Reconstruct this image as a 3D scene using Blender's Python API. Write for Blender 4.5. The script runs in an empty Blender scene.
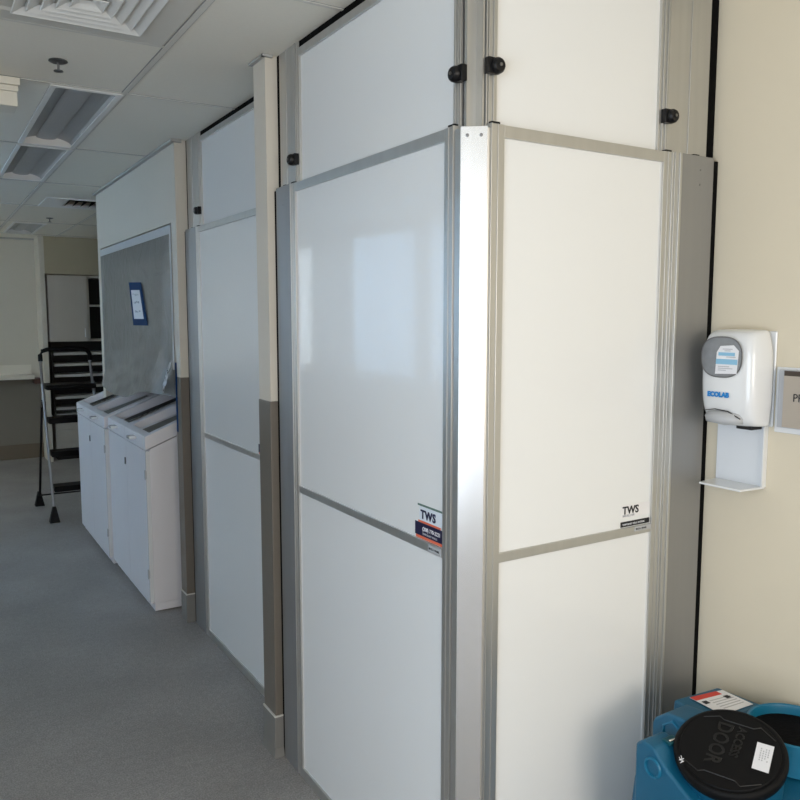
import bpy, bmesh, math, random
from mathutils import Vector, Matrix, noise
random.seed(4)
S = bpy.context.scene
C = S.collection
R = math.radians

# ---------------------------------------------------------------- camera
CAM = Vector((-1.082, -1.463, 1.64))
yaw, pit = R(31.464), R(6.066)
fw = Vector((math.sin(yaw)*math.cos(pit), math.cos(yaw)*math.cos(pit), -math.sin(pit)))
rt = Vector((math.cos(yaw), -math.sin(yaw), 0))
up = rt.cross(fw)
cd = bpy.data.cameras.new('camera'); cam = bpy.data.objects.new('camera', cd); C.objects.link(cam)
m = Matrix((rt, up, -fw)).transposed().to_4x4(); m.translation = CAM
cam.matrix_world = m
cd.sensor_width = 36; cd.lens = 782.46/800*36; cd.clip_start = .02
S.camera = cam

# ---------------------------------------------------------------- light and exposure
S.view_settings.view_transform = 'Standard'; S.view_settings.look = 'None'
S.view_settings.gamma = 1; S.view_settings.exposure = 0.87
S.view_settings.use_curve_mapping = False
wd = bpy.data.worlds.new('sky'); S.world = wd; wd.use_nodes = True
bg = wd.node_tree.nodes['Background']; bg.inputs[0].default_value = (.75, .85, 1, 1); bg.inputs[1].default_value = .3

def area(name, loc, d, sx, sy, power, col):
    l = bpy.data.lights.new(name, 'AREA'); l.shape = 'RECTANGLE'; l.size = sx; l.size_y = sy
    l.energy = power; l.color = col
    o = bpy.data.objects.new(name, l); C.objects.link(o); o.location = loc
    o.rotation_euler = Vector(d).to_track_quat('-Z', 'Y').to_euler()
    return o
# daylight outside the windows (left wall at x=-2.5, rear wall at y=-4)
area('daylight_window_near', (-2.62, -1.75, 1.42), (1, 0, -.03), 2.2, 1.85, 42, (.75, .86, 1))
area('daylight_window_mid', (-2.66, 3.38, 1.75), (1, 0, 0), 1.2, 1.3, 18, (.52, .76, 1))
area('daylight_window_far', (-2.66, 4.74, 1.75), (1, 0, 0), 1.2, 1.3, 18, (.52, .76, 1))
area('added_fill_end', (-2.66, 7.0, 1.75), (1, 0, 0), 1.5, 1.3, 32, (1, .97, .90))  # added fill behind an invented window, brightens the far wall
area('daylight_rear_window', (-.55, -4.12, 1.72), (0, 1, -.04), 2.2, 1.25, 35, (1, .90, .79))

# ---------------------------------------------------------------- materials
def mat(name, col, rough=.5, metal=0, spec=.5, coat=0, coat_r=.05, alpha=1, noise_s=0, noise_a=0, bump=0, bump_s=50, stretch=None, emit=None, trans=0):
    M_ = bpy.data.materials.new(name); M_.use_nodes = True
    nt = M_.node_tree; b = nt.nodes['Principled BSDF']
    b.inputs['Base Color'].default_value = (*col, 1)
    b.inputs['Roughness'].default_value = rough; b.inputs['Metallic'].default_value = metal
    b.inputs['Specular IOR Level'].default_value = spec
    b.inputs['Coat Weight'].default_value = coat; b.inputs['Coat Roughness'].default_value = coat_r
    b.inputs['Alpha'].default_value = alpha
    b.inputs['Transmission Weight'].default_value = trans
    if noise_a or bump:
        tc = nt.nodes.new('ShaderNodeTexCoord'); mp = nt.nodes.new('ShaderNodeMapping')
        nt.links.new(tc.outputs['Object'], mp.inputs[0])
        if stretch: mp.inputs['Scale'].default_value = stretch
    if noise_a:
        n = nt.nodes.new('ShaderNodeTexNoise'); n.inputs['Scale'].default_value = noise_s; n.inputs['Detail'].default_value = 4
        nt.links.new(mp.outputs[0], n.inputs[0])
        mx = nt.nodes.new('ShaderNodeMix'); mx.data_type = 'RGBA'
        mx.inputs[6].default_value = (*[max(0, c*(1-noise_a)) for c in col], 1)
        mx.inputs[7].default_value = (*[min(1, c*(1+noise_a)) for c in col], 1)
        nt.links.new(n.outputs[0], mx.inputs[0]); nt.links.new(mx.outputs[2], b.inputs['Base Color'])
    if bump:
        n2 = nt.nodes.new('ShaderNodeTexNoise'); n2.inputs['Scale'].default_value = bump_s; n2.inputs['Detail'].default_value = 3
        nt.links.new(mp.outputs[0], n2.inputs[0])
        bp = nt.nodes.new('ShaderNodeBump'); bp.inputs['Strength'].default_value = bump; bp.inputs['Distance'].default_value = .002
        nt.links.new(n2.outputs[0], bp.inputs['Height']); nt.links.new(bp.outputs[0], b.inputs['Normal'])
    return M_
WALL = mat('wall_paint', (.69, .615, .472), .6, noise_s=3, noise_a=.04, bump=.12, bump_s=180)
WALLW = mat('corridor_paint', (.66, .61, .52), .6, noise_s=3, noise_a=.03, bump=.1, bump_s=180)
WALLF = mat('far_wall_paint', (.60, .57, .49), .65, noise_s=3, noise_a=.04)
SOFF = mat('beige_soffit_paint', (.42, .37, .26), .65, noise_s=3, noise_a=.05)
TAUPE = mat('taupe_wainscot', (.15, .13, .105), .4, noise_s=20, noise_a=.06)
BASEB = mat('rubber_cove_base', (.20, .192, .175), .45, noise_s=12, noise_a=.08)
BASECAP = mat('base_cap', (.62, .6, .55), .5)
CEIL = mat('ceiling_tile', (.80, .77, .68), .8, noise_s=90, noise_a=.03, bump=.2, bump_s=300)
TEE = mat('ceiling_tee', (.66, .64, .58), .5)
TEEG = mat('tee_gap', (.30, .30, .29), .6)
ALU = mat('brushed_aluminium', (.56, .555, .53), .38, metal=.85, noise_s=40, noise_a=.08, stretch=(1, 1, .02), bump=.05, bump_s=200)
ALUS = mat('satin_aluminium_plate', (.33, .33, .325), .5, metal=.7, noise_s=30, noise_a=.06, stretch=(1, 1, .03))
BOARD = mat('white_gloss_board', (.80, .81, .80), .32, spec=.5, coat=.55, coat_r=.035, noise_s=2, noise_a=.01)
BOARDE = mat('board_seal', (.66, .66, .65), .4)
FOAM = mat('black_foam', (.003, .003, .003), .95, spec=.1, bump=.4, bump_s=400)
BLK = mat('black_plastic', (.006, .006, .007), .35, spec=.3)
BLKM = mat('black_matte_plastic', (.005, .005, .0055), .55, spec=.14, bump=.25, bump_s=500)
BLUE = mat('blue_moulded_plastic', (.0035, .098, .185), .42, bump=.3, bump_s=350, noise_s=25, noise_a=.08)
WPL = mat('white_plastic', (.74, .75, .75), .22, coat=.4)
GPL = mat('grey_plastic', (.44, .45, .46), .35)
BINW = mat('white_painted_cabinet', (.78, .76, .78), .35, noise_s=8, noise_a=.02)
BIND = mat('cabinet_dark_slot', (.10, .09, .08), .5)
CREAM = mat('cream_paint', (.72, .69, .60), .5)
CABB = mat('cabinet_laminate', (.50, .46, .40), .5, noise_s=6, noise_a=.04)
DARK = mat('dark_interior', (.022, .02, .016), .7)
PAPER = mat('white_paper', (.78, .78, .80), .7)
PAPERG = mat('printed_grey', (.45, .45, .47), .7)
INK = mat('black_ink', (.01, .01, .012), .6)
NAVY = mat('navy_print', (.012, .012, .05), .35)
ORANGE = mat('orange_red_print', (.75, .16, .08), .4)
RED = mat('red_print', (.62, .035, .02), .45)
LBLUE = mat('light_blue_print', (.25, .50, .68), .5)
CBLUE = mat('bright_blue_print', (.0, .2, .55), .4)
TAPE = mat('blue_masking_tape', (.0, .035, .13), .7, spec=.15)
GREEN = mat('green_print', (.12, .2, .17), .5)
SIGNT = mat('sign_taupe', (.40, .35, .29), .5)
CHROME = mat('chrome', (.75, .75, .74), .15, metal=1)
STEEL = mat('ladder_steel', (.32, .32, .33), .35, metal=.7)
SHELFW = mat('shelf_edge', (.50, .49, .45), .5)
LAMPR = mat('fixture_reflector', (.42, .43, .44), .4, metal=.5, noise_s=300, noise_a=.1)
WHITEM = mat('white_enamel', (.80, .80, .77), .4)
SCREWM = mat('screw_steel', (.25, .25, .25), .35, metal=1)
RIMB = mat('blue_rim_plastic', (.005, .14, .25), .4)
MIRR = mat('smoked_window', (.20, .21, .22), .15, noise_s=60, noise_a=.2)

def floor_mat():
    M_ = bpy.data.materials.new('grey_sheet_vinyl'); M_.use_nodes = True
    nt = M_.node_tree; b = nt.nodes['Principled BSDF']
    tc = nt.nodes.new('ShaderNodeTexCoord')
    n1 = nt.nodes.new('ShaderNodeTexNoise'); n1.inputs['Scale'].default_value = 170; n1.inputs['Detail'].default_value = 3
    n2 = nt.nodes.new('ShaderNodeTexNoise'); n2.inputs['Scale'].default_value = 2.2; n2.inputs['Detail'].default_value = 5
    n3 = nt.nodes.new('ShaderNodeTexNoise'); n3.inputs['Scale'].default_value = 38; n3.inputs['Detail'].default_value = 6
    for n in (n1, n2, n3): nt.links.new(tc.outputs['Object'], n.inputs[0])
    def ramp(src, a, ca, b_, cb):
        r = nt.nodes.new('ShaderNodeValToRGB'); r.color_ramp.elements[0].position = a; r.color_ramp.elements[0].color = (*ca, 1)
        r.color_ramp.elements[1].position = b_; r.color_ramp.elements[1].color = (*cb, 1); nt.links.new(src.outputs[0], r.inputs[0]); return r
    r1 = ramp(n1, .35, (.225, .213, .203), .66, (.36, .343, .325))
    r2 = ramp(n2, .3, (.86, .86, .86), .7, (1.1, 1.1, 1.1))
    r3 = ramp(n3, .35, (.92, .92, .92), .7, (1.06, 1.06, 1.06))
    mx = nt.nodes.new('ShaderNodeMix'); mx.data_type = 'RGBA'; mx.blend_type = 'MULTIPLY'; mx.inputs[0].default_value = 1
    nt.links.new(r1.outputs[0], mx.inputs[6]); nt.links.new(r2.outputs[0], mx.inputs[7])
    m2 = nt.nodes.new('ShaderNodeMix'); m2.data_type = 'RGBA'; m2.blend_type = 'MULTIPLY'; m2.inputs[0].default_value = 1
    nt.links.new(mx.outputs[2], m2.inputs[6]); nt.links.new(r3.outputs[0], m2.inputs[7])
    nt.links.new(m2.outputs[2], b.inputs['Base Color'])
    b.inputs['Roughness'].default_value = .5; b.inputs['Specular IOR Level'].default_value = .35
    return M_
FLOOR = floor_mat()

def sheet_mat():
    M_ = bpy.data.materials.new('grey_plastic_film'); M_.use_nodes = True
    nt = M_.node_tree; b = nt.nodes['Principled BSDF']
    b.inputs['Base Color'].default_value = (.17, .172, .162, 1); b.inputs['Roughness'].default_value = .38
    b.inputs['Alpha'].default_value = .9
    tc = nt.nodes.new('ShaderNodeTexCoord')
    n = nt.nodes.new('ShaderNodeTexNoise'); n.inputs['Scale'].default_value = 5; n.inputs['Detail'].default_value = 5; n.inputs['Distortion'].default_value = 1.5
    nt.links.new(tc.outputs['Object'], n.inputs[0])
    bp = nt.nodes.new('ShaderNodeBump'); bp.inputs['Strength'].default_value = .5; bp.inputs['Distance'].default_value = .02
    nt.links.new(n.outputs[0], bp.inputs['Height']); nt.links.new(bp.outputs[0], b.inputs['Normal'])
    return M_
SHEET = sheet_mat()
FILMW = mat('clear_film_edge', (.62, .65, .68), .3, alpha=.85)

# ---------------------------------------------------------------- helpers
class MB:
    def __init__(s): s.bm = bmesh.new()
    def box(s, x0, x1, y0, y1, z0, z1):
        v = [s.bm.verts.new(p) for p in ((x0,y0,z0),(x1,y0,z0),(x1,y1,z0),(x0,y1,z0),(x0,y0,z1),(x1,y0,z1),(x1,y1,z1),(x0,y1,z1))]
        for f in ((0,3,2,1),(4,5,6,7),(0,1,5,4),(1,2,6,5),(2,3,7,6),(3,0,4,7)): s.bm.faces.new([v[i] for i in f])
        return s
    def hexa(s, b4, t4):
        v = [s.bm.verts.new(p) for p in (*b4, *t4)]
        for f in ((0,3,2,1),(4,5,6,7),(0,1,5,4),(1,2,6,5),(2,3,7,6),(3,0,4,7)): s.bm.faces.new([v[i] for i in f])
        return s
    def prism(s, pts, off):
        n = len(pts); off = Vector(off)
        a = [s.bm.verts.new(p) for p in pts]; b = [s.bm.verts.new(Vector(p)+off) for p in pts]
        s.bm.faces.new(a[::-1]); s.bm.faces.new(b)
        for i in range(n): s.bm.faces.new((a[i], a[(i+1) % n], b[(i+1) % n], b[i]))
        return s
    def quad(s, *p): s.bm.faces.new([s.bm.verts.new(q) for q in p]); return s
    def tube(s, pts, r, n=10, cap=True):
        pts = [Vector(p) for p in pts]; rings = []
        for i, p in enumerate(pts):
            if i == 0: d = pts[1]-p
            elif i == len(pts)-1: d = p-pts[i-1]
            else: d = (pts[i+1]-p).normalized()+(p-pts[i-1]).normalized()
            d.normalize()
            a = d.cross(Vector((0,0,1)) if abs(d.z) < .9 else Vector((1,0,0))).normalized(); b = d.cross(a)
            rr = r[i] if isinstance(r, (list, tuple)) else r
            rings.append([s.bm.verts.new(p+(a*math.cos(t*2*math.pi/n)+b*math.sin(t*2*math.pi/n))*rr) for t in range(n)])
        for k in range(len(rings)-1):
            for t in range(n): s.bm.faces.new((rings[k][t], rings[k][(t+1)%n], rings[k+1][(t+1)%n], rings[k+1][t]))
        if cap: s.bm.faces.new(rings[0][::-1]); s.bm.faces.new(rings[-1])
        return s
    def lathe(s, prof, c, ax, n=32, ref=None):
        """prof: list of (radius, height along ax)"""
        c = Vector(c); ax = Vector(ax).normalized()
        a = (Vector(ref) if ref else ax.orthogonal()).normalized(); b = ax.cross(a); rings = []
        for r, h in prof:
            if r < 1e-5: rings.append([s.bm.verts.new(c+ax*h)]); continue
            rings.append([s.bm.verts.new(c+ax*h+(a*math.cos(t*2*math.pi/n)+b*math.sin(t*2*math.pi/n))*r) for t in range(n)])
        for k in range(len(rings)-1):
            A, B = rings[k], rings[k+1]
            for t in range(n):
                if len(A) == 1 and len(B) == 1: continue
                if len(A) == 1: s.bm.faces.new((A[0], B[(t+1)%n], B[t]))
                elif len(B) == 1: s.bm.faces.new((A[t], A[(t+1)%n], B[0]))
                else: s.bm.faces.new((A[t], A[(t+1)%n], B[(t+1)%n], B[t]))
        return s
    def build(s, name, m_, parent=None, bevel=0, seg=2, smooth=False, kind=None, label=None):
        bmesh.ops.recalc_face_normals(s.bm, faces=s.bm.faces)
        if parent is not None:
            w = Vector((0,0,0)); q = parent
            while q is not None: w += Vector(q.location); q = q.parent
            bmesh.ops.translate(s.bm, verts=s.bm.verts, vec=-w)
        me = bpy.data.meshes.new(name); s.bm.to_mesh(me); s.bm.free()
        o = bpy.data.objects.new(name, me); C.objects.link(o); me.materials.append(m_)
        if parent is not None: o.parent = parent
        if bevel:
            b = o.modifiers.new('bevel', 'BEVEL'); b.width = bevel; b.segments = seg; b.limit_method = 'ANGLE'; b.angle_limit = R(35)
            b.harden_normals = False
        if smooth:
            for p in me.polygons: p.use_smooth = True
            if smooth != 'all': me.set_sharp_from_angle(angle=R(40))
        if kind: o['kind'] = kind
        if label: o['label'] = label
        return o
def box(name, m_, b, parent=None, **k): return MB().box(*b).build(name, m_, parent, **k)
def struct(name, m_, *bs, **k):
    q = MB()
    for b in bs: q.box(*b)
    o = q.build(name, m_, k.pop('parent', None), **k)
    if o.parent is None: o['kind'] = 'structure'
    return o
def tag(o, label, cat, group=None, kind=None):
    o['label'] = label; o['category'] = cat
    if group: o['group'] = group
    if kind: o['kind'] = kind
    return o
def thing(name, label, cat, loc=(0,0,0), group=None):
    o = bpy.data.objects.new(name, None); C.objects.link(o); o.location = loc; o.empty_display_size = .1
    return tag(o, label, cat, group)
def copy_tree(o, parent=None):
    c = o.copy(); C.objects.link(c); c.parent = parent
    for ch in list(o.children): copy_tree(ch, c)
    return c
def text(name, s, m_, parent, origin, right, upv, size, sx=1.0, depth=.0004, bold=0, align='LEFT', sp=1):
    cu = bpy.data.curves.new(name, 'FONT'); cu.body = s; cu.size = size; cu.extrude = depth; cu.offset = bold; cu.align_x = align; cu.space_character = sp
    cu.resolution_u = 3
    t = bpy.data.objects.new('tmp', cu); C.objects.link(t)
    dg = bpy.context.evaluated_depsgraph_get()
    me = bpy.data.meshes.new_from_object(t.evaluated_get(dg)); bpy.data.objects.remove(t); bpy.data.curves.remove(cu)
    rv = Vector(right).normalized(); uv = Vector(upv).normalized(); nv = rv.cross(uv)
    M4 = Matrix((rv*sx, uv, nv)).transposed().to_4x4()
    w = Vector((0,0,0)); q = parent
    while q is not None: w += Vector(q.location); q = q.parent
    M4.translation = Vector(origin)-w
    me.transform(M4); me.name = name
    me.materials.clear(); me.materials.append(m_)
    o = bpy.data.objects.new(name, me); C.objects.link(o); o.parent = parent
    return o

ZC = 2.531
# ================================================================ SETTING
struct('floor', FLOOR, (-2.6, 1.9, -4.1, 8.6, -.05, 0))
# ceiling slab with openings for the recessed fittings
holes = [(-.60, -.33, 1.895, 3.075), (-.60, -.33, 3.115, 4.265), (-.60, -.33, -.9, .2),
         (-.215, .37, 5.0, 5.53), (-.27, .02, 6.85, 7.93)]
def ceiling():
    xs = sorted({-2.6, 1.9, *[h[0] for h in holes], *[h[1] for h in holes]})
    ys = sorted({-4.1, 8.6, *[h[2] for h in holes], *[h[3] for h in holes]})
    q = MB()
    for i in range(len(xs)-1):
        for j in range(len(ys)-1):
            cx, cy = (xs[i]+xs[i+1])/2, (ys[j]+ys[j+1])/2
            if any(h[0] < cx < h[1] and h[2] < cy < h[3] for h in holes): continue
            q.box(xs[i], xs[i+1], ys[j], ys[j+1], ZC, ZC+.05)
    bmesh.ops.remove_doubles(q.bm, verts=q.bm.verts, dist=1e-5)
    o = q.build('ceiling', CEIL); o['kind'] = 'structure'
ceiling()
# ceiling grid tees
q = MB(); g = MB()
xl = [-2.16, -1.55, -.94, -.33, .28, .89, 1.5]
yl = [-3.0, -1.78, -.56, .66, 1.88, 3.10, 4.32, 5.54, 6.76, 7.98]
for x in xl: q.box(x-.009, x+.009, -4, 8.5, ZC-.004, ZC-.0005); g.box(x-.0125, x+.0125, -4, 8.5, ZC-.0015, ZC-.0002)
for y in yl: q.box(-2.5, 1.8, y-.007, y+.007, ZC-.0035, ZC-.0005); g.box(-2.5, 1.8, y-.010, y+.010, ZC-.0015, ZC-.0002)
q.box(-.94, -.33, 1.243, 1.257, ZC-.0035, ZC-.0005)
o = q.build('trim_1', TEE); o['kind'] = 'structure'
o = g.build('trim_2', TEEG); o['kind'] = 'structure'

WX = -2.5
win = [(-2.9, -.6, .45, 2.36), (2.78, 3.98, 1.08, 2.42), (4.14, 5.34, 1.08, 2.42), (6.2, 7.8, 1.08, 2.42)]  # last opening is added, only to let fill light into the far room
def wall_left():
    q = MB(); ys = [-4.1] + [v for w in win for v in (w[0], w[1])] + [8.6]
    for i in range(0, len(ys), 2): q.box(WX-.12, WX, ys[i], ys[i+1], 0, ZC)
    for w in win: q.box(WX-.12, WX, w[0], w[1], 0, w[2]); q.box(WX-.12, WX, w[0], w[1], w[3], ZC)
    o = q.build('wall_left', WALLW); o['kind'] = 'structure'
wall_left()
GLASS = bpy.data.materials.new('window_glass'); GLASS.use_nodes = True
nt = GLASS.node_tree; nt.nodes.clear()
oo = nt.nodes.new('ShaderNodeOutputMaterial'); mxs = nt.nodes.new('ShaderNodeMixShader'); tr = nt.nodes.new('ShaderNodeBsdfTransparent'); gl = nt.nodes.new('ShaderNodeBsdfGlossy')
gl.inputs['Roughness'].default_value = .02; mxs.inputs[0].default_value = .06
nt.links.new(tr.outputs[0], mxs.inputs[1]); nt.links.new(gl.outputs[0], mxs.inputs[2]); nt.links.new(mxs.outputs[0], oo.inputs[0])
for i, w in enumerate(win):
    o = struct('window_%d' % (i+1), WHITEM, (WX-.1, WX-.04, w[0], w[0]+.05, w[2], w[3]), (WX-.1, WX-.04, w[1]-.05, w[1], w[2], w[3]),
           (WX-.1, WX-.04, w[0]+.05, w[1]-.05, w[2], w[2]+.05), (WX-.1, WX-.04, w[0]+.05, w[1]-.05, w[3]-.05, w[3]))
    box('pane', GLASS, (WX-.074, WX-.07, w[0]+.05, w[1]-.05, w[2]+.05, w[3]-.05), o)
    box('window_sill', WHITEM, (WX-.03, WX+.12, w[0]-.04, w[1]+.04, w[2]-.03, w[2]), o)
SLAT = mat('blind_slat', (.80, .84, .88), .5)
SLAT.node_tree.nodes['Principled BSDF'].inputs['Transmission Weight'].default_value = 0
# translucent slats let some daylight through
nt = SLAT.node_tree; b = nt.nodes['Principled BSDF']; oo = nt.nodes['Material Output']
tl = nt.nodes.new('ShaderNodeBsdfTranslucent'); tl.inputs[0].default_value = (.75, .85, .95, 1)
mxs = nt.nodes.new('ShaderNodeMixShader'); mxs.inputs[0].default_value = .45
nt.links.new(b.outputs[0], mxs.inputs[1]); nt.links.new(tl.outputs[0], mxs.inputs[2]); nt.links.new(mxs.outputs[0], oo.inputs[0])
for k, w in enumerate(win[1:4]):
    t = thing('window_blind', ['pale blue slatted blind mirrored in the glossy panel, right of the window post', 'pale blue slatted blind mirrored in the glossy panel, left of the window post', 'slatted blind on the added window nearest the far end'][k], 'blind', (WX-.015, (w[0]+w[1])/2, w[2]))
    box('headrail', WHITEM, (WX-.03, WX, w[0]+.01, w[1]-.01, w[3]-.04, w[3]-.003), t)
    q = MB(); z = w[2]+.03
    while z < w[3]-.05:
        q.quad((WX-.018, w[0]+.012, z+.014), (WX-.018, w[1]-.012, z+.014), (WX-.006, w[1]-.012, z-.014), (WX-.006, w[0]+.012, z-.014)); z += .0245
    q.build('slats', SLAT, t)
# rear wall with window, right wall, far wall
rw = (-1.65, .55, .95, 2.35)
struct('wall_back', WALL, (WX, rw[0], -4.1, -4, 0, ZC), (rw[1], .868, -4.1, -4, 0, ZC), (rw[0], rw[1], -4.1, -4, 0, rw[2]), (rw[0], rw[1], -4.1, -4, rw[3], ZC))
o = struct('window_5', WHITEM, (rw[0], rw[0]+.05, -4.08, -4.03, rw[2], rw[3]), (rw[1]-.05, rw[1], -4.08, -4.03, rw[2], rw[3]),
       (rw[0]+.05, rw[1]-.05, -4.08, -4.03, rw[2], rw[2]+.05), (rw[0]+.05, rw[1]-.05, -4.08, -4.03, rw[3]-.05, rw[3]), (-.6, -.55, -4.08, -4.03, rw[2]+.05, rw[3]-.05))
struct('wall_right', WALL, (.868, .99, -4.1, 2.6, 0, ZC))
struct('wall_far', WALLF, (WX, 1.9, 8.5, 8.6, 0, ZC))
struct('wall_side', WALLF, (1.8, 1.9, 4.66, 8.5, 0, ZC), (.9, 1.8, 4.62, 4.72, 0, ZC))
struct('baseboard_far', mat('tan_base', (.16, .125, .085), .6), (WX, .20, 8.475, 8.5, 0, .17))
struct('baseboard_right', BASEB, (.856, .868, -4, -.0, 0, .155))
struct('baseboard_left', BASEB, (WX, WX+.012, -4, 8.5, 0, .155))

# near pier (wall end between the two left panels)
PX, PY1, PY2 = -.026, 1.150, 1.262
struct('wall_pier_near', WALLW, (PX+.002, .60, PY1+.002, PY2-.002, 0, ZC))
def cap_pier(x, y1, y2, xb, nm, n0):
    struct('trim_%d' % n0, TAUPE, (x-.001, xb, y1-.001, y2+.001, .158, 1.339), bevel=.003)
    struct('baseboard_%s' % nm, BASEB, (x-.006, xb, y1-.005, y2+.002, 0, .154), bevel=.004)
    struct('trim_%d' % (n0+1), BASECAP, (x-.0065, xb, y1-.0055, y2+.002, .154, .159))
cap_pier(PX, PY1, PY2, .012, 'pier', 3)
# cove foot flare of the base
q = MB()
q.hexa(((PX-.014, PY1-.014, 0), (.006, PY1-.014, 0), (.006, PY2, 0), (PX-.014, PY2, 0)), ((PX-.006, PY1-.006, .03), (.006, PY1-.006, .03), (.006, PY2, .03), (PX-.006, PY2, .03)))
o = q.build('trim_5', BASEB); o['kind'] = 'structure'
# corridor wall with opening holding the bins and the plastic sheet
QX, QY = .067, 2.605
OY0, OY1, OZ = 2.70, 4.565, 2.128
struct('wall_corridor', WALLW, (QX, .60, QY, OY0, 0, ZC), (QX, .60, OY0, OY1, OZ, ZC), (QX, .60, OY1, 4.66, 0, ZC), (.60, .9, QY, 4.66, 0, ZC))
struct('trim_6', TAUPE, (QX-.001, .118, QY-.001, OY0, .158, 1.325))
struct('baseboard_corridor', BASEB, (QX-.006, .118, QY-.005, OY0, 0, .154), bevel=.004)
struct('trim_7', BASECAP, (QX-.0065, .118, QY-.0055, OY0, .154, .159))
# wall angle under the ceiling round the piers
LA = mat('wall_angle', (.42, .42, .40), .5)
struct('trim_8', LA, (PX-.012, PX+.002, PY1-.01, PY2+.01, ZC-.009, ZC-.001), (PX-.012, .0, PY1-.012, PY1+.002, ZC-.009, ZC-.001))
struct('trim_9', LA, (QX-.022, QX, QY-.02, 4.66, ZC-.014, ZC-.001), (QX-.02, .1, QY-.022, QY, ZC-.014, ZC-.001))
struct('trim_10', LA, (WX, .1, 8.47, 8.5, ZC-.02, ZC-.001))
# far room: pilaster, soffit
struct('wall_pilaster', WALLF, (.091, .142, 8.1, 8.5, 0, ZC))
struct('wall_soffit', SOFF, (.142, 1.8, 8.1, 8.5, 2.115, ZC-.002))

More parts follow.
